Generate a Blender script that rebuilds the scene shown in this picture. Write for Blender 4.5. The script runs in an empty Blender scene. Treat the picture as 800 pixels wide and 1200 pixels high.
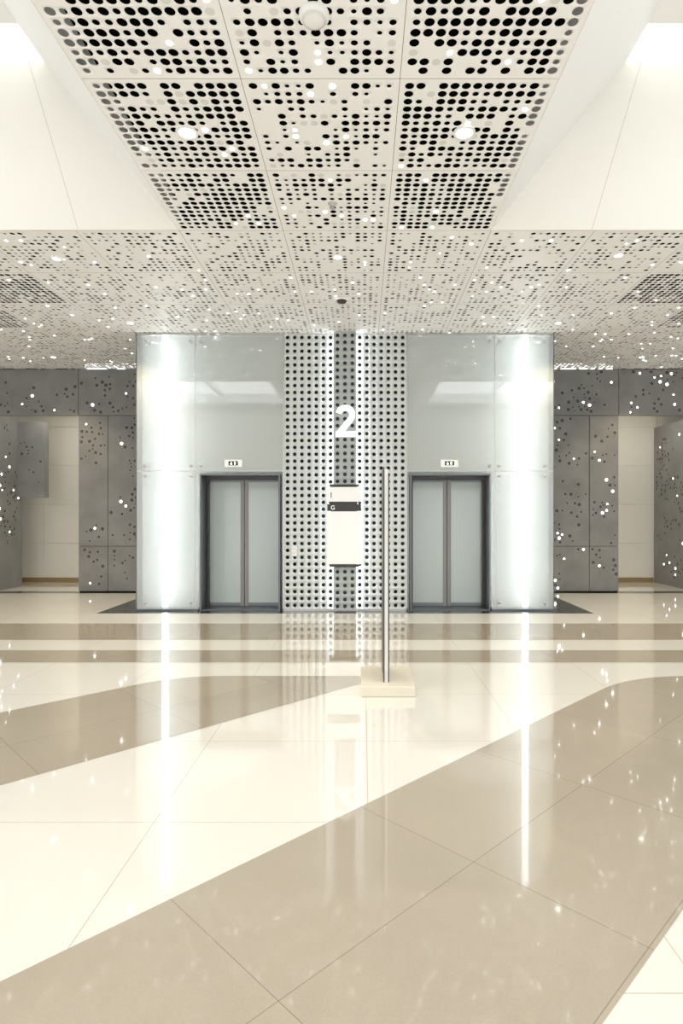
import bpy, math, random
import numpy as np
from mathutils import Vector
random.seed(7); rng=np.random.default_rng(11)
D=bpy.data; C=bpy.context
scn=C.scene
scn.view_settings.view_transform='Standard'
scn.view_settings.look='None'
scn.view_settings.exposure=0.0
scn.view_settings.gamma=1.18

# ---------------------------------------------------------------- materials
def newmat(name):
    m=D.materials.new(name); m.use_nodes=True
    nt=m.node_tree; b=nt.nodes['Principled BSDF']; return m,nt,b
def pmat(name,col,rough=.5,metal=0,spec=.5,noise=0.0,nscale=4,coat=0,bump=0,emit=0):
    m,nt,b=newmat(name)
    b.inputs['Base Color'].default_value=(*col,1); b.inputs['Roughness'].default_value=rough
    b.inputs['Metallic'].default_value=metal; b.inputs['Specular IOR Level'].default_value=spec
    b.inputs['Coat Weight'].default_value=coat; b.inputs['Coat Roughness'].default_value=.03
    if emit:
        b.inputs['Emission Color'].default_value=(*col,1); b.inputs['Emission Strength'].default_value=emit
        m.cycles.emission_sampling='NONE'
    tc=nt.nodes.new('ShaderNodeTexCoord'); n=nt.nodes.new('ShaderNodeTexNoise')
    n.inputs['Scale'].default_value=nscale; n.inputs['Detail'].default_value=6
    nt.links.new(tc.outputs['Object'],n.inputs['Vector'])
    r=nt.nodes.new('ShaderNodeMapRange'); r.inputs['To Min'].default_value=1-noise; r.inputs['To Max'].default_value=1+noise
    nt.links.new(n.outputs['Fac'],r.inputs['Value'])
    v=nt.nodes.new('ShaderNodeVectorMath'); v.operation='SCALE'; v.inputs[0].default_value=col
    nt.links.new(r.outputs['Result'],v.inputs['Scale']); nt.links.new(v.outputs['Vector'],b.inputs['Base Color'])
    if bump:
        bp=nt.nodes.new('ShaderNodeBump'); bp.inputs['Strength'].default_value=bump; bp.inputs['Distance'].default_value=.01
        nt.links.new(n.outputs['Fac'],bp.inputs['Height']); nt.links.new(bp.outputs['Normal'],b.inputs['Normal'])
    return m
def emat(name,col,s,sample=True):
    m,nt,b=newmat(name); b.inputs['Base Color'].default_value=(*col,1)
    b.inputs['Emission Color'].default_value=(*col,1); b.inputs['Emission Strength'].default_value=s
    if not sample: m.cycles.emission_sampling='NONE'
    return m
def stone(name,col,joint,angle,px,py,ox,oy,rough=.07,var=.03,speck=.2,jw=.0022):
    """polished stone with tile joints on a (px,py) grid rotated by angle"""
    m,nt,b=newmat(name); N=nt.nodes; L=nt.links
    tc=N.new('ShaderNodeTexCoord'); mp=N.new('ShaderNodeMapping'); mp.vector_type='TEXTURE'
    mp.inputs['Rotation'].default_value=(0,0,angle)
    L.new(tc.outputs['Object'],mp.inputs['Vector'])
    sep=N.new('ShaderNodeSeparateXYZ'); L.new(mp.outputs['Vector'],sep.inputs[0])
    def M(op,a,bv=None,c=None):
        n=N.new('ShaderNodeMath'); n.operation=op
        for i,v in enumerate((a,bv,c)):
            if v is None: continue
            if isinstance(v,(int,float)): n.inputs[i].default_value=v
            else: L.new(v,n.inputs[i])
        return n.outputs[0]
    ds=[];ids=[]
    for ax,p,o in (('X',px,ox),('Y',py,oy)):
        t=M('DIVIDE',M('SUBTRACT',sep.outputs[ax],o),p)
        ids.append(M('FLOOR',t))
        f=M('FRACT',t); d=M('MULTIPLY',M('MINIMUM',f,M('SUBTRACT',1.0,f)),p); ds.append(d)
    dm=M('MINIMUM',ds[0],ds[1]); jm=M('LESS_THAN',dm,jw)
    cv=N.new('ShaderNodeCombineXYZ'); L.new(ids[0],cv.inputs[0]); L.new(ids[1],cv.inputs[1])
    wn=N.new('ShaderNodeTexWhiteNoise'); wn.noise_dimensions='3D'; L.new(cv.outputs[0],wn.inputs['Vector'])
    n1=N.new('ShaderNodeTexNoise'); n1.inputs['Scale'].default_value=110; n1.inputs['Detail'].default_value=4; n1.inputs['Roughness'].default_value=.7
    n2=N.new('ShaderNodeTexNoise'); n2.inputs['Scale'].default_value=1.3; n2.inputs['Detail'].default_value=8
    L.new(tc.outputs['Object'],n1.inputs['Vector']); L.new(tc.outputs['Object'],n2.inputs['Vector'])
    s=M('ADD',M('MULTIPLY',M('SUBTRACT',wn.outputs['Value'],.5),var*1.6),
        M('ADD',M('MULTIPLY',M('SUBTRACT',n1.outputs['Fac'],.5),speck*2),M('MULTIPLY',M('SUBTRACT',n2.outputs['Fac'],.5),var*4)))
    s=M('ADD',s,1.0)
    v=N.new('ShaderNodeVectorMath'); v.operation='SCALE'; v.inputs[0].default_value=col; L.new(s,v.inputs['Scale'])
    mx=N.new('ShaderNodeMix'); mx.data_type='RGBA'; L.new(jm,mx.inputs['Factor']); L.new(v.outputs[0],mx.inputs['A'])
    mx.inputs['B'].default_value=(*joint,1); L.new(mx.outputs['Result'],b.inputs['Base Color'])
    b.inputs['Roughness'].default_value=rough; b.inputs['Specular IOR Level'].default_value=.75
    b.inputs['Coat Weight'].default_value=.5; b.inputs['Coat Roughness'].default_value=.03
    return m
white=pmat('ceiling_white',(.90,.90,.90),.45,noise=.01)
cream=pmat('cream_plaster',(.78,.765,.70),.5,noise=.015,nscale=2)
slopew=pmat('slope_white',(.78,.79,.79),.5,noise=.01)
black=pmat('plenum_black',(.002,.002,.002),.95,spec=.02)
blk=pmat('black_metal',(.012,.012,.014),.35,noise=.1)
blkstone=pmat('black_granite',(.012,.012,.013),.08,noise=.25,nscale=60)
steel=pmat('brushed_steel',(.50,.50,.49),.28,metal=1,noise=.06,nscale=3)
dsteel=pmat('dark_steel_frame',(.12,.135,.15),.3,metal=.7,noise=.05)
bronze=pmat('door_stile_steel',(.17,.17,.165),.35,metal=.3,noise=.05)
concrete=pmat('grey_concrete',(.20,.203,.208),.5,noise=.4,nscale=2.2,bump=.05)
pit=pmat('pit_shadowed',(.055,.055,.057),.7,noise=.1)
substrate=pmat('dark_joint',(.02,.02,.02),.8)
backp=pmat('back_painted_green_white',(.64,.69,.68),.5,noise=.03,nscale=.8)
perfm=pmat('perforated_aluminium',(.60,.64,.65),.4,metal=.25,noise=.03)
perfc=pmat('perforated_aluminium_dark',(.40,.44,.45),.4,metal=.2,noise=.03)
perfd=pmat('hole_back_dark',(.03,.04,.042),.8,spec=.1)
signw=pmat('sign_white',(.88,.88,.88),.35)
letter=pmat('letter_white_added_glow',(.9,.9,.9),.35,emit=.55)  # plain white numeral; glow added to the material to lift its dim face
signglow=pmat('sign_white_added_glow',(.88,.89,.88),.35,emit=.22)  # white sign faces with a weak added glow, no lamp behind them
doorg=pmat('frosted_door_glass',(.33,.41,.40),.14,noise=.05,nscale=.7,coat=.6)
base_w=pmat('stand_base_ivory',(.78,.73,.60),.4)
capm=pmat('capped_hole_grey',(.70,.70,.68),.5)
brown=pmat('brown_skirting',(.25,.17,.08),.4)
groove=pmat('plaster_joint',(.55,.52,.46),.6)
led=emat('led_tube',(1,1,1),6.0)
led2=emat('led_wash',(.95,.98,1),16)
dot=emat('led_dot',(1,.99,.95),8,False)
down=emat('downlight_lens',(1,.97,.9),12,False)
def glassmat():
    m,nt,b=newmat('enclosure_glass'); N=nt.nodes; L=nt.links
    out=[n for n in N if n.type=='OUTPUT_MATERIAL'][0]
    tr=N.new('ShaderNodeBsdfTransparent'); tr.inputs[0].default_value=(.94,.97,.965,1)
    df=N.new('ShaderNodeBsdfDiffuse'); df.inputs[0].default_value=(.68,.73,.73,1)
    gl=N.new('ShaderNodeBsdfGlossy'); gl.inputs[0].default_value=(1,1,1,1); gl.inputs['Roughness'].default_value=.02
    fr=N.new('ShaderNodeFresnel'); fr.inputs[0].default_value=1.6
    a=N.new('ShaderNodeMixShader'); a.inputs[0].default_value=.36; L.new(tr.outputs[0],a.inputs[1]); L.new(df.outputs[0],a.inputs[2])
    c=N.new('ShaderNodeMixShader'); ma=N.new('ShaderNodeMath'); ma.operation='ADD'; ma.inputs[1].default_value=.07; ma.use_clamp=True
    L.new(fr.outputs[0],ma.inputs[0]); L.new(ma.outputs[0],c.inputs[0]); L.new(a.outputs[0],c.inputs[1]); L.new(gl.outputs[0],c.inputs[2])
    L.new(c.outputs[0],out.inputs[0]); return m
glass=glassmat()

# ---------------------------------------------------------------- mesh helpers
def link(o,parent=None):
    scn.collection.objects.link(o)
    if parent: o.parent=parent
    return o
def empty(name,loc=(0,0,0)):
    e=D.objects.new(name,None); e.empty_display_size=.2; scn.collection.objects.link(e); return e
def mesh(name,v,f,mat,parent=None,smooth=False):
    me=D.meshes.new(name); me.from_pydata([tuple(map(float,p)) for p in v],[],f)
    for m in (mat if isinstance(mat,list) else [mat]): me.materials.append(m)
    me.update()
    if smooth:
        for p in me.polygons: p.use_smooth=True
    return link(D.objects.new(name,me),parent)
def boxes(name,bl,mat,parent=None,bevel=0):
    v=[];f=[]
    for (x0,x1,y0,y1,z0,z1) in bl:
        b=len(v)
        v+=[(x0,y0,z0),(x1,y0,z0),(x1,y1,z0),(x0,y1,z0),(x0,y0,z1),(x1,y0,z1),(x1,y1,z1),(x0,y1,z1)]
        f+=[tuple(b+i for i in q) for q in ((0,3,2,1),(4,5,6,7),(0,1,5,4),(1,2,6,5),(2,3,7,6),(3,0,4,7))]
    o=mesh(name,v,f,mat,parent)
    if bevel:
        md=o.modifiers.new('bevel','BEVEL'); md.width=bevel; md.segments=2
    return o
def box(name,x0,x1,y0,y1,z0,z1,mat,parent=None,bevel=0): return boxes(name,[(x0,x1,y0,y1,z0,z1)],mat,parent,bevel)
def lathe(name,prof,loc,mat,parent=None,n=28,axis='Z'):
    v=[];f=[]
    for i in range(n):
        a=2*math.pi*i/n
        for r,h in prof:
            p=(r*math.cos(a),r*math.sin(a),h)
            if axis=='Y': p=(p[0],p[2],p[1])
            v.append((p[0]+loc[0],p[1]+loc[1],p[2]+loc[2]))
    k=len(prof)
    for i in range(n):
        j=(i+1)%n
        for q in range(k-1): f.append((i*k+q,j*k+q,j*k+q+1,i*k+q+1))
    return mesh(name,v,f,mat,parent,True)
def discs(name,pts,mat,parent,plane='XZ',n=14):
    v=[];f=[]
    for (a,b,c,r) in pts:
        s=len(v)
        for i in range(n):
            t=2*math.pi*i/n; ca,sa=r*math.cos(t),r*math.sin(t)
            if plane=='XZ': v.append((a+ca,b,c+sa))
            elif plane=='XY': v.append((a+ca,b-sa,c))
            else: v.append((a,b+ca,c+sa))
        f.append(tuple(range(s,s+n)))
    return mesh(name,v,f,mat,parent)

def perforate(name,cells,plains,seg,depth,to3d,mat,parent=None):
    """cells: (u,v,half,r) squares with a real round hole; plains: (u0,u1,v0,v1). to3d(u,v,w) w=depth into panel"""
    ang=[2*math.pi*i/seg+(math.pi/12 if seg==12 else 0) for i in range(seg)]
    cs=np.array([[math.cos(a),math.sin(a)] for a in ang]); sq=cs/np.max(np.abs(cs),axis=1,keepdims=True)
    V=[];Q=[];base=0
    idx=np.arange(seg); nx=(idx+1)%seg
    c=np.array(cells)
    if len(c):
        k=len(c)
        outer=c[:,None,:2]+sq[None]*c[:,None,2:3]; inner=c[:,None,:2]+cs[None]*c[:,None,3:4]
        uv=np.concatenate([outer,inner,inner],1)
        w=np.concatenate([np.zeros((k,2*seg)),np.full((k,seg),depth)],1)
        P=to3d(uv[...,0],uv[...,1],w).reshape(-1,3)
        off=(np.arange(k)*3*seg)[:,None]
        q1=np.stack([off+idx,off+nx,off+nx+seg,off+idx+seg],-1).reshape(-1,4)
        q2=np.stack([off+idx+seg,off+nx+seg,off+nx+2*seg,off+idx+2*seg],-1).reshape(-1,4)
        V.append(P);Q+= [q1,q2];base=len(P)
    p=np.array(plains)
    if len(p):
        uv=np.stack([p[:,[0,2]],p[:,[1,2]],p[:,[1,3]],p[:,[0,3]]],1)
        P=to3d(uv[...,0],uv[...,1],np.zeros(uv.shape[:2])).reshape(-1,3)
        V.append(P); Q.append((base+np.arange(len(p)*4)).reshape(-1,4))
    V=np.concatenate(V);Q=np.concatenate(Q)
    me=D.meshes.new(name); me.vertices.add(len(V)); me.vertices.foreach_set('co',V.astype(np.float32).ravel())
    me.loops.add(Q.size); me.loops.foreach_set('vertex_index',Q.astype(np.int32).ravel())
    me.polygons.add(len(Q)); me.polygons.foreach_set('loop_start',(np.arange(len(Q))*4).astype(np.int32))
    try: me.polygons.foreach_set('loop_total',np.full(len(Q),4,np.int32))
    except Exception: pass
    me.materials.append(mat); me.update(calc_edges=True); me.validate()
    return link(D.objects.new(name,me),parent)

# ---------------------------------------------------------------- dimensions
ZC=5.01; YF=6.9; YB=10.77; YW=13.38; XW=9.2; YR=-7.0
# ---------------------------------------------------------------- FLOOR
fw=stone('floor_cream_marble',(.84,.82,.755),(.52,.48,.40),0,1.2,1.2,.35,3.35,.05,.015,.03,.0025)
ft=stone('floor_beige_limestone',(.41,.355,.275),(.24,.20,.15),math.radians(45),1.2,.83,2.71,1.48,.06,.05,.16)
ft2=stone('floor_beige_bands',(.38,.325,.245),(.28,.24,.18),0,1.2,3.0,.2,1.1,.06,.05,.12)
box('floor',-XW,XW,YR,17,-.2,0,fw)
z=.0012
def flat(name,pts,mat,par,zz=z):
    return mesh(name,[(x,y,zz) for x,y in pts],[tuple(range(len(pts)))],mat,par)
inlay=empty('floor_inlay_bands')
def arc(cx,cy,r,a0,a1,n=14): return [(cx+r*math.cos(math.radians(a0+(a1-a0)*i/n)),cy+r*math.sin(math.radians(a0+(a1-a0)*i/n))) for i in range(n+1)]
A0=3.22; B0=.89
def bend(off,ytop,r,xs,xe):
    t=r*math.tan(math.radians(22.5)); cxr=ytop-off
    cc=(cxr+t, ytop-r)
    return [(xs,xs+off)]+arc(cc[0],cc[1],r,135,90)+[(xe,ytop)]
top=bend(A0,6.40,1.6,-8.5,XW-.05); bot=bend(B0,4.75,1.6,-6.5,XW-.05)
flat('ribbon_front',bot+top[::-1],ft,inlay)
up=bend(8.05,6.40,1.2,-9,.29); lo=[(-9,-9+5.74),(-.2,5.60),(.32,6.13),(.29,6.40)]
flat('ribbon_left',[(-9,-3.26)]+lo[1:]+up[::-1][1:],ft,inlay)
flat('stripe_1',[(-XW,6.98),(XW,6.98),(XW,7.62),(-XW,7.62)],ft2,inlay)
flat('stripe_2',[(-XW,8.25),(XW,8.25),(XW,9.5),(-XW,9.5)],ft2,inlay)
flat('black_surround',[(-4.35,10.47),(4.37,10.47),(4.37,13.35),(-4.35,13.35)],blkstone,inlay,.002)
flat('black_threshold_left',[(-8,13.2),(-4.36,13.2),(-4.36,13.55),(-8,13.55)],blkstone,inlay,.002)
flat('black_threshold_right',[(4.38,13.2),(7.8,13.2),(7.8,13.55),(4.38,13.55)],blkstone,inlay,.002)

# ---------------------------------------------------------------- CEILING (perforated panels)
T=1.2; n=13; pitch=(T-.07)/n
def smooth_noise(x,y,s,seed):
    return math.sin(x*s+seed)*math.cos(y*s*1.3+seed*2.1)+.6*math.sin((x+y)*s*1.7+seed*.7)
def tilecells(x0,y0,kind,cells,plains,leds,caps,zone):
    m=.035; g=.002
    dens={'dense':.86,'mid':.66,'cross':.56,'crossdense':.92}[kind]
    big={'dense':.036,'mid':.034,'cross':.030,'crossdense':.039}[kind]
    seed=random.random()*10
    plains+= [(x0+g,x0+T-g,y0+g,y0+m),(x0+g,x0+T-g,y0+T-m,y0+T-g),(x0+g,x0+m,y0+m,y0+T-m),(x0+T-m,x0+T-g,y0+m,y0+T-m)]
    sizes=[big,big,big*.72] if 'dense' in kind else [big,big*.75,big*.55]
    for i in range(n):
        for j in range(n):
            u=x0+m+pitch*(j+.5); v=y0+m+pitch*(i+.5); h=pitch/2
            d=dens+.20*smooth_noise(u,v,4.2,seed)
            if random.random()<d:
                cells.append((u,v,h,random.choice(sizes)))
            else:
                plains.append((u-h,u+h,v-h,v+h))
                q=random.random()
                if q<(.13 if zone==0 else .06): leds.append((u,v,ZC-.002,(.016 if zone==0 else .012)+.009*random.random()))
                elif q<(.30 if zone==0 else .12): caps.append((u,v,ZC-.001,big*.9))
ceil=empty('ceiling')
cells=[];pl=[];leds=[];caps=[]
for r in range(6):
    for c in range(3):
        kind='mid' if c==1 else 'dense'
        tilecells(-1.8+c*T,YF-(r+1)*T,kind,cells,pl,leds,caps,0)
up3=lambda u,v,w: np.stack([u,v,ZC+w],-1)
perforate('perforated_strip_panels',cells,pl,16,.003,up3,white,ceil)
ny=6
cells=[];pl=[]
for r in range(ny):
    for c in range(-7,8):
        kind='cross'
        if (abs(c)==4 and r==1) or (abs(c) in(5,6) and r in(1,2)): kind='crossdense'
        tilecells(-.6+c*T,YF+r*T,kind,cells,pl,leds,caps,1)
cells=[k for k in cells if k[1]<13.4]; 
pl=[k for k in pl if k[2]<13.4]
leds=[k for k in leds if k[1]<13.3]; caps=[k for k in caps if k[1]<13.3]
perforate('perforated_cross_panels',cells,pl,12,.003,up3,white,ceil)
discs('recessed_led_dots',leds,dot,ceil,'XY',12)
discs('capped_holes',caps,capm,ceil,'XY',14)
box('plenum_cross',-XW,XW,YF+.01,YW+.7,ZC+.3,ZC+.35,black,ceil)
box('plenum_strip',-1.8,1.8,YR,YF,ZC+.3,ZC+.35,black,ceil)
boxes('strip_plain_rear',[(-1.8,1.8,YR,YF-6*T,ZC,ZC+.04)],white,ceil)
ZU=6.95; XU=3.35
for s,nm in ((-1,'left'),(1,'right')):
    v=[(s*1.8,YR,ZC),(s*1.8,YF,ZC),(s*XU,YF,ZU),(s*XU,YR,ZU),(s*1.8,YR,ZC+.4),(s*1.8,YF,ZC+.4),(s*(XU-.4),YF,ZU+.1),(s*(XU-.4),YR,ZU+.1)]
    f=[(0,1,2,3),(4,7,6,5),(0,4,5,1),(3,2,6,7),(0,3,7,4),(1,5,6,2)]
    mesh('coffer_slope_'+nm,v,f,slopew,ceil)
    a_,b_=sorted((s*1.8,s*XW))
    boxes('coffer_fascia_'+nm,[(a_,b_,YF-.03,YF,ZC-.006,ZU)],cream,ceil)
    for k,(xb0,xt0) in enumerate(((2.95,3.52),(4.9,5.2))):
        w_=.009
        mesh('fascia_joint',[(s*xb0,YF-.031,ZC),(s*(xb0+w_),YF-.031,ZC),(s*(xt0+w_),YF-.031,ZU),(s*xt0,YF-.031,ZU)],[(0,1,2,3)],groove,ceil)
    xa,xb=sorted((s*(XU-.3),s*XW))
    boxes('skylight_beams_'+nm,[(xa,xb,5.5,6.35,ZU,ZU+.5),(xa,xb,2.0,2.3,ZU,ZU+.4),(xa,xb,-1.5,-1.2,ZU,ZU+.4),(xa,xb,YR,YR+.8,ZU,ZU+.4),
        (xa,xb,YF,YF+.2,ZU,ZU+.6)],white,ceil)
    boxes('skylight_mullions_'+nm,[(s*6-.05,s*6+.05,YR,5.5,ZU+.1,ZU+.3)],white,ceil)

# ceiling fittings
def downlight(x,y,r=.085):
    e=empty('recessed_downlight')
    lathe('trim_ring',[(r+.02,-.001),(r+.018,-.012),(r,-.014),(r-.012,.0)],(x,y,ZC),signw,e)
    discs('lens',[(x,y,ZC-.006,r-.004)],down,e,'XY',24)
for x,y in [(-1.19,5.13),(1.19,5.13),(-1.19,1.6),(1.19,1.6),(0,7.6),(3.55,7.55),(-3.6,7.65),(-3.65,10.2),(3.65,10.2),(-6,7.6),(6,7.6),(-6,10.2),(6,10.2),(-6.1,12.4),(6.1,12.4)]:
    downlight(x,y,.075 if y<6 else .055)
sd=empty('smoke_detector')
lathe('body',[(.10,0),(.10,-.02),(.075,-.045),(.04,-.06),(0.0,-.062)],(0,3.92,ZC),signw,sd)
lathe('vent_ring',[(.082,-.036),(.07,-.05)],(0,3.92,ZC-.002),capm,sd)
sd=empty('smoke_detector')
lathe('body',[(.075,-.03),(.075,-.045),(.06,-.065),(.03,-.075),(0.0,-.077)],(0,9.07,ZC),blk,sd)
box('mount',-.15,.15,9.0,9.14,ZC-.03,ZC,signw,sd,.01)
sp=empty('sprinkler_head')
lathe('rosette',[(.05,0),(.045,-.012),(.015,-.016),(.015,-.05),(.03,-.055),(0,-.057)],(0,6.3,ZC),steel,sp)

# ---------------------------------------------------------------- ROOM SHELL
box('wall_left',-XW-.2,-XW,YR,17,0,ZU+.6,white)
box('wall_right',XW,XW+.2,YR,17,0,ZU+.6,white)
wr=empty('wall_rear')
boxes('rear_wall_piers',[(-XW,-6.5,YR-.2,YR,0,ZU+.6),(6.5,XW,YR-.2,YR,0,ZU+.6),(-6.5,6.5,YR-.2,YR,3.0,ZU+.6),(-2,2,YR-.2,YR,0,3)],cream,wr)

# far wall: concrete panels with pits and lights
wf=empty('wall_back')
def cpanel(bl,par,nm): boxes(nm,bl,concrete,par,.004)
g=.006
panL=[(-6.05,-5.39,0.02,1.03),(-5.39,-3.9,0.02,1.03),(-6.05,-5.39,1.03,3.96),(-5.39,-3.9,1.03,3.96),(-6.05,-3.9,3.96,5.0),(-XW,-6.05,3.96,5.0),(-XW,-7.95,0.02,3.96)]
panR=[(-b,-a,c,d) for a,b,c,d in panL[:-2]]+[(6.05,XW,3.96,5.0),(7.8,XW,.02,3.96)]
cpanel([(a+g,b-g,YW,YW+.08,c+g,d-g) for a,b,c,d in panL],wf,'concrete_panels_left')
cpanel([(a+g,b-g,YW,YW+.08,c+g,d-g) for a,b,c,d in panR],wf,'concrete_panels_right')
boxes('backing',[(-6.04,-3.7,YW+.04,YW+.2,0,5.0),(3.7,6.04,YW+.04,YW+.2,0,5.0),(-XW,-6,YW+.04,YW+.2,3.98,5.3),(6,XW,YW+.04,YW+.2,3.98,5.3),(-XW,-7.96,YW+.04,YW+.2,0,4),(7.81,XW,YW+.04,YW+.2,0,4)],substrate,wf)
pits=[];rims=[];lt=[]
def scatter(a,b,c,d,y,plane='XZ',sgn=1):
    area=(b-a)*(d-c); ncl=max(3,int(area*3.4))
    used=[]
    for _ in range(ncl):
        cx,cz=random.uniform(a,b),random.uniform(c,d)
        dirn=random.uniform(0,math.pi)
        for k in range(random.randint(8,16)):
            t=random.gauss(0,.24); w=random.gauss(0,.10)
            x=cx+t*math.cos(dirn)-w*math.sin(dirn); zz=cz+t*math.sin(dirn)+w*math.cos(dirn)
            r=random.choice([.026,.034,.042])
            if not(a+.06<x<b-.06 and c+.06<zz<d-.06): continue
            if any((x-p)**2+(zz-q)**2<(r+s+.012)**2 for p,q,s in used): continue
            used.append((x,zz,r))
            lit=random.random()<.15
            if plane=='XZ':
                rims.append((x,y-.002,zz,r+.008)); 
                pits.append((x,y-.0035,zz,r))
                if lit: lt.append((x,y-.005,zz,r*.72))
            else:
                pt=(y+.003*sgn,x,zz,r*.9); pitS.append(pt)
                if lit: ltS.append((y+.005*sgn,x,zz,r*.7))
ltS=[];pitS=[]
for a,b,c,d in panL+panR: scatter(a,b,c,d,YW)
rimm=pmat('pit_rim',(.30,.30,.30),.5,noise=.1)
box('niche_return_left',-8.05,-7.95,YW+.08,14.5,0,3.96,concrete,wf)
box('niche_bulkhead_left',-7.95,-7.3,14.3,14.5,2.15,3.96,concrete,wf)
box('niche_return_right',7.8,7.9,YW+.08,15.35,0,3.96,concrete,wf)
scatter(YW+.1,14.4,.1,3.9,-7.95,'YZ',1); scatter(YW+.1,15.3,.1,3.9,7.8,'YZ',-1)
scatter(-7.95,-7.3,2.2,3.9,14.3)
discs('pit_rims',rims,rimm,wf,'XZ',16); discs('pits',pits,pit,wf,'XZ',16); discs('pit_lights',lt,dot,wf,'XZ',16)
discs('side_pits',pitS,pit,wf,'YZ',16); discs('side_pit_lights',ltS,dot,wf,'YZ',16)
for s,nm in ((-1,'left'),(1,'right')):
    e=empty('wall_corridor_'+nm)
    bl=[]
    zs=[0,1.0,2.0,3.0,4.0,4.4]; xsn=[5.9,6.9,7.9,9.0]
    for a in range(3):
        for k in range(5):
            x0,x1=sorted((s*(xsn[a]+.003),s*(xsn[a+1]-.003))); bl.append((x0,x1,15.4,15.5,zs[k]+.003,zs[k+1]-.003))
    boxes('cream_panels',bl,cream,e); 
    x0,x1=sorted((s*5.8,s*9.1)); box('panel_backing',x0,x1,15.49,15.6,0,4.5,groove,e)
    x0,x1=sorted((s*5.85,s*5.95)); box('inner_return',x0,x1,YW+.2,15.4,0,4.4,cream,e)
    x0,x1=sorted((s*5.85,s*9.1)); box('corridor_ceiling',x0,x1,YW+.2,15.6,4.40,4.48,white,e)
    x0,x1=sorted((s*5.96,s*(9.0 if s<0 else 7.79))); box('baseboard_'+nm,x0,x1,15.36,15.4,0.0,.12,brown)
    x0,x1=sorted((s*6.2,s*7.3)); box('light_slot',x0,x1,13.8,14.1,4.38,4.399,emat('corridor_light',(1,.92,.76),15),e)

# ---------------------------------------------------------------- ELEVATOR CORE
core=empty('elevator_core_enclosure')
XO=3.75; O0,O1=1.2,2.59; ZO=2.44; ZJ=2.52; DR=.5
for s,nm in ((-1,'left'),(1,'right')):
    def X(a,b): return tuple(sorted((s*a,s*b)))
    bl=[(*X(O1+.04,XO),YB+.26,YB+.36,0,ZC),(*X(1.1,O1+.04),YB+.26,YB+.36,ZO+.04,ZC),(*X(1.1,O0-.04),YB+.26,YB+.36,0,ZO+.04)]
    boxes('inner_wall_'+nm,bl,backp,core)
    p=.006
    gl=[(*X(2.70+p,XO),YB,YB+.014,.02,ZJ-p),(*X(2.70+p,XO),YB,YB+.014,ZJ+p,ZC-.01),
        (*X(1.11,2.70-p),YB,YB+.014,ZJ+p,ZC-.01),
        (*X(O1+.05,2.70-p),YB,YB+.014,.02,ZJ-p)]
    v=[];f=[]
    for (x0,x1,y0,y1,z0,z1) in gl:
        b=len(v); v+=[(x0,y0,z0),(x1,y0,z0),(x1,y0,z1),(x0,y0,z1)]; f.append((b,b+1,b+2,b+3))
    mesh('glass_panes_'+nm,v,f,glass,core)
    boxes('joint_rails_'+nm,[(*X(1.11,XO),YB+.001,YB+.012,ZJ-.006,ZJ+.006),(*X(2.695,2.705),YB+.001,YB+.012,.02,ZC-.01)],steel,core)
    boxes('base_and_side_'+nm,[(*X(O1+.06,XO),YB-.005,YB+.26,0,.03),(*X(XO,XO+.02),YB,YW,0,ZC)],dsteel,core)
    lathe('led_tube_'+nm,[(.0,.05),(.055,.06),(.055,4.96),(0,4.97)],(s*3.27,YB+.09,0),led,core,16)
    for xx in (3.60,2.78,2.60):
        for zz in (ZJ+.09,ZJ-.09,4.86,.14):
            if xx==2.60 and zz<ZJ-.05: continue
            lathe('standoff',[(0,-.014),(.022,-.014),(.025,-.008),(.025,.0),(.012,.0),(.012,.255)],(s*xx,YB,zz),steel,core,14,'Y')
    box('top_channel_'+nm,*X(1.11,XO),YB-.01,YB+.03,ZC-.03,ZC,steel,core)
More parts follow.
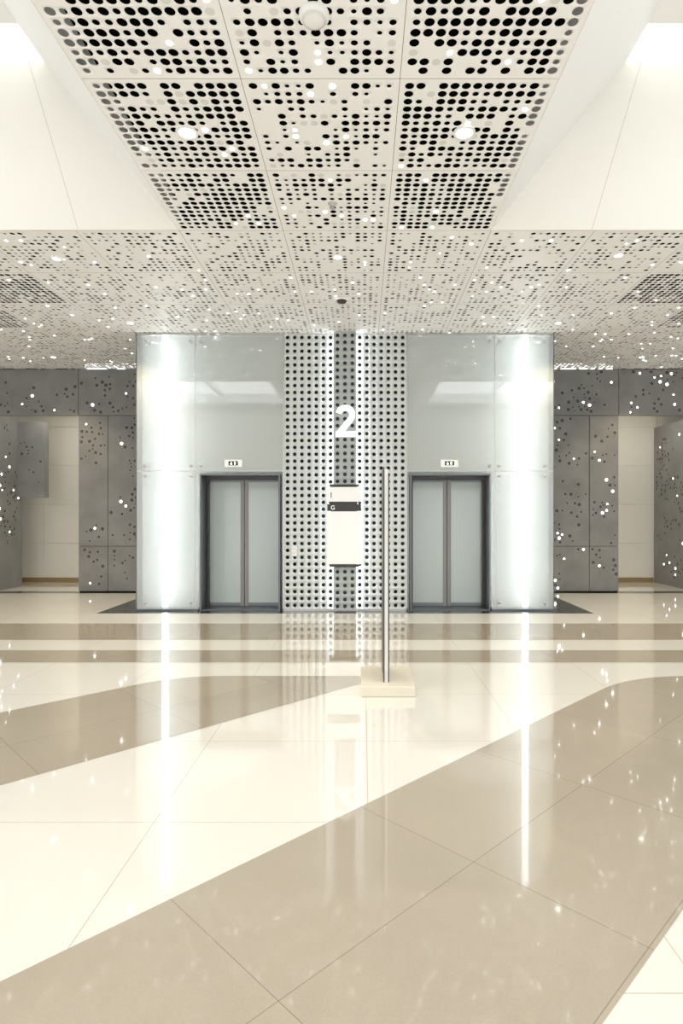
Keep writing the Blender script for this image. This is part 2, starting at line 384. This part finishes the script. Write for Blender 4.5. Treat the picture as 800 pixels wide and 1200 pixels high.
def elevator(xc):
    e=empty('elevator'); h=(O1-O0)/2; x0,x1=xc-h,xc+h; y0=YB-.01; y1=YB+DR
    boxes('reveal_frame',[(x0-.03,x0,y0,y1,0,ZO),(x1,x1+.03,y0,y1,0,ZO),(x0-.03,x1+.03,y0,y1,ZO,ZO+.03)],dsteel,e,.004)
    yd=y1-.08
    boxes('inner_jambs',[(x0,x0+.05,yd-.1,y1,0,ZO),(x1-.05,x1,yd-.1,y1,0,ZO),(x0+.05,x1-.05,yd-.1,y1,ZO-.06,ZO)],blk,e)
    gy=yd
    boxes('door_glass_leaves',[(x0+.05,xc-.07,gy,gy+.04,.09,ZO-.1),(xc+.07,x1-.05,gy,gy+.04,.09,ZO-.1)],doorg,e)
    boxes('door_stiles',[(xc-.075,xc-.004,gy-.012,gy+.045,.02,ZO-.06),(xc+.004,xc+.075,gy-.012,gy+.045,.02,ZO-.06)],bronze,e,.006)
    boxes('door_rails',[(x0+.05,xc-.075,gy-.012,gy+.045,.02,.09),(xc+.075,x1-.05,gy-.012,gy+.045,.02,.09),(x0+.05,xc-.075,gy-.012,gy+.045,ZO-.1,ZO-.06),(xc+.075,x1-.05,gy-.012,gy+.045,ZO-.1,ZO-.06)],dsteel,e,.004)
    boxes('sill',[(x0,x1,y0+.05,gy+.06,0,.018)],dsteel,e)
    boxes('sill_grooves',[(x0+.02,x1-.02,gy-.03,gy-.015,.0182,.0195),(x0+.02,x1-.02,gy+.0-.06,gy-.05,.0182,.0195)],blk,e)
    box('shaft_back',x0-.05,x1+.05,y1,y1+.05,0,ZO+.1,blk,e)
    zi=2.655; xi=xc-.11 if xc<0 else xc-.02
    box('indicator_housing',xi-.155,xi+.155,YB-.05,YB-.001,zi-.065,zi+.065,signglow,e,.006)
    box('indicator_screen',xi-.085,xi+.085,YB-.055,YB-.05,zi-.038,zi+.038,blk,e)
    mesh('indicator_arrow',[(xi-.05,YB-.0565,zi-.02),(xi-.02,YB-.0565,zi-.02),(xi-.035,YB-.0565,zi+.02)],[(0,1,2)],dot,e)
    box('indicator_digit',xi+.02,xi+.04,YB-.0565,YB-.055,zi-.018,zi+.018,dot,e)
elevator(-(O0+O1)/2); elevator((O0+O1)/2)

cp=empty('perforated_metal_panel'); cp.parent=core
def v3(y): return lambda u,v,w: np.stack([u,np.full_like(u,y)+w,v],-1)
def perfgrid(x0,x1,z0,z1,nx,nz,r,y,nm,mat=None):
    hx=(x1-x0)/nx; hz=(z1-z0)/nz; cl=[];pp=[]
    for i in range(nx):
        for j in range(nz):
            cl.append((x0+hx*(i+.5),z0+hz*(j+.5),min(hx,hz)/2,r))
    if hz>hx:
        for j in range(nz): 
            zc=z0+hz*(j+.5)
            pp+=[(x0,x1,z0+hz*j,zc-hx/2),(x0,x1,zc+hx/2,z0+hz*(j+1))]
    elif hx>hz:
        for i in range(nx):
            xc=x0+hx*(i+.5); pp+=[(x0+hx*i,xc-hz/2,z0,z1),(xc+hz/2,x0+hx*(i+1),z0,z1)]
    pp.append((x0,x1,z0-.001,z0))
    perforate(nm,cl,pp,16,.003,v3(y),mat or perfm,cp)
YP=YB+.03
perfgrid(-1.105,-.20,.03,ZC-.01,7,40,.034,YP,'perforated_sheet_left')
perfgrid(.20,1.105,.03,ZC-.01,7,40,.034,YP,'perforated_sheet_right')
perfgrid(-.20,.20,.03,ZC-.01,3,40,.034,YB-.10,'perforated_sheet_centre',perfc)
boxes('sheet_edges',[(-1.12,-1.105,YB-.01,YB+.2,0,ZC-.01),(1.105,1.12,YB-.01,YB+.2,0,ZC-.01),(-.202,-.20,YB-.10,YB-.09,0.03,ZC-.01),(.20,.202,YB-.10,YB-.09,.03,ZC-.01)],steel,cp)
boxes('dark_backing',[(-1.1,1.1,YP+.10,YP+.15,0,ZC-.01),(-.19,.19,YB-.085,YB-.08,0.03,ZC-.01)],perfd,cp)
box('panel_plinth',-1.12,1.12,YB-.01,YB+.1,0,.03,steel,cp)
for s in(-1,1):
    box('led_wash_strip',*sorted((s*.18,s*.198)),YB-.075,YB-.045,.05,ZC-.05,led2,cp)
box('led_carrier',-.178,.178,YB-.078,YB+.02,.03,ZC-.02,steel,cp)

def text(s,x,y,zc,h,mat,par,ext=.01,bold=0):
    cu=D.curves.new('t','FONT'); cu.body=s; cu.size=1; cu.extrude=ext/h*.7; cu.offset=bold; cu.align_x='CENTER'
    o=D.objects.new('tmp',cu); scn.collection.objects.link(o)
    dg=C.evaluated_depsgraph_get(); me=D.meshes.new_from_object(o.evaluated_get(dg))
    D.objects.remove(o)
    co=np.array([v.co[:] for v in me.vertices]); mn,mx=co.min(0),co.max(0); k=h/(mx[1]-mn[1])
    for v in me.vertices:
        c=v.co.copy(); v.co=((c.x-(mn[0]+mx[0])/2)*k+x, y-c.z*k, (c.y-(mn[1]+mx[1])/2)*k+zc)
    me.materials.clear(); me.materials.append(mat)
    return link(D.objects.new('glyph_'+s,me),par)
fn=empty('floor_number_sign')
def numeral_two(xc,y0,y1,zc,H,mat,par):
    # outline of a bold geometric 2: outer + inner offset of a centre line
    W=.62*H; t=.19*H; R=W/2-t/2
    cx,cz=0,H/2-W/2*1.0
    pts=[]
    for i in range(25):
        a=math.radians(168-i*(168+38)/24)
        pts.append((cx+R*math.cos(a),cz+R*math.sin(a)))
    pts.append((-W/2+t*.62,-H/2+t*.62))
    L_=[];R_=[]
    for i,(px,pz) in enumerate(pts):
        a=pts[max(0,i-1)]; b=pts[min(len(pts)-1,i+1)]
        dx,dz=b[0]-a[0],b[1]-a[1]; q=math.hypot(dx,dz); nx_,nz_=-dz/q,dx/q
        L_.append((px+nx_*t/2,pz+nz_*t/2)); R_.append((px-nx_*t/2,pz-nz_*t/2))
    v=[];f=[]
    for i in range(len(pts)):
        for (qx,qz) in (L_[i],R_[i]):
            qz=max(qz,-H/2)
            v.append((xc+qx,y0,zc+qz)); v.append((xc+qx,y1,zc+qz))
    for i in range(len(pts)-1):
        a=i*4;b=a+4
        f+=[(a,b,b+2,a+2),(a+1,a+3,b+3,b+1),(a,a+1,b+1,b),(a+2,b+2,b+3,a+3)]
    f+=[(0,2,3,1)]
    o=mesh('numeral_stroke',v,f,mat,par)
    box('numeral_foot',xc-W/2,xc+W/2+.01,y0-.0005,y1,zc-H/2,zc-H/2+t*.95,mat,par)
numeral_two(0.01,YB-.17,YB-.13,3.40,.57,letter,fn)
boxes('fixing_pins',[(-.06,-.04,YB-.13,YB-.1,3.15,3.17),(.08,.10,YB-.13,YB-.1,3.55,3.57)],steel,fn)

ds=empty('directory_sign')
y0=YB-.22; yb=YB-.101
box('top_cap',-.27,.25,y0,yb,2.235,2.27,blk,ds,.004)
box('panel_level_1',-.31,.29,y0,yb,1.965,2.22,signglow,ds,.004)
box('panel_level_g',-.31,.29,y0,yb,1.80,1.92,blk,ds,.004)
box('panel_blank',-.31,.29,y0,yb,.86,1.79,signglow,ds,.004)
box('bottom_cap',-.27,.25,y0,yb,.81,.85,blk,ds,.004)
box('spine',-.24,.22,y0+.03,yb,.82,2.25,blk,ds)
text('1',-.24,y0-.004,2.08,.10,blk,ds,.002,.01); text('G',-.21,y0-.004,1.86,.075,signglow,ds,.002,.01)
cb=empty('call_button_panel')
box('plate',-.97,-.86,YP-.02,YP-.001,.98,1.18,steel,cb,.004)
for q in(1.04,1.12): lathe('button',[(0,-.03),(.02,-.03),(.022,-.02),(.022,-.002)],(-.915,YP,q),signw,cb,16,'Y')

fs=empty('freestanding_sign_stand')
box('base',.30,.815,5.65,6.45,0.0015,.10,base_w,fs,.006)
xs0=.53
boxes('sign_blade',[(xs0,xs0+.036,5.80,6.35,.10,2.17)],signw,fs,.002)
boxes('blade_edges',[(xs0-.010,xs0,5.79,6.36,.10,2.19),(xs0+.036,xs0+.046,5.79,6.36,.10,2.13)],blk,fs,.002)

# ---------------------------------------------------------------- LIGHT
w=D.worlds.new('overcast_sky'); scn.world=w; w.use_nodes=True
bg=w.node_tree.nodes['Background']; bg.inputs[0].default_value=(1,.99,.965,1); bg.inputs[1].default_value=3.0
def spot(x,y,p):
    l=D.lights.new('downlight_beam','SPOT'); l.energy=p; l.spot_size=math.radians(100); l.spot_blend=.8; l.shadow_soft_size=.03; l.color=(1,.80,.48)
    o=D.objects.new('downlight_beam',l); o.location=(x,y,ZC-.03); scn.collection.objects.link(o)
for x,y in [(-1.19,5.13),(1.19,5.13),(0,7.6),(3.55,7.55),(-3.6,7.65),(-3.65,10.2),(3.65,10.2),(-6,10.2),(6,10.2),(-6.1,12.4),(6.1,12.4),(-1.19,1.6),(1.19,1.6)]: spot(x,y,80 if y<7 else 190)

# ---------------------------------------------------------------- CAMERA
cam=D.cameras.new('camera'); co=D.objects.new('camera',cam); scn.collection.objects.link(co)
co.location=(.32,0,1.72); co.rotation_euler=(math.radians(90),0,0)
cam.sensor_width=36; cam.lens=21; cam.shift_x=-25/1200; cam.shift_y=4/1200; cam.clip_start=.05
scn.camera=co
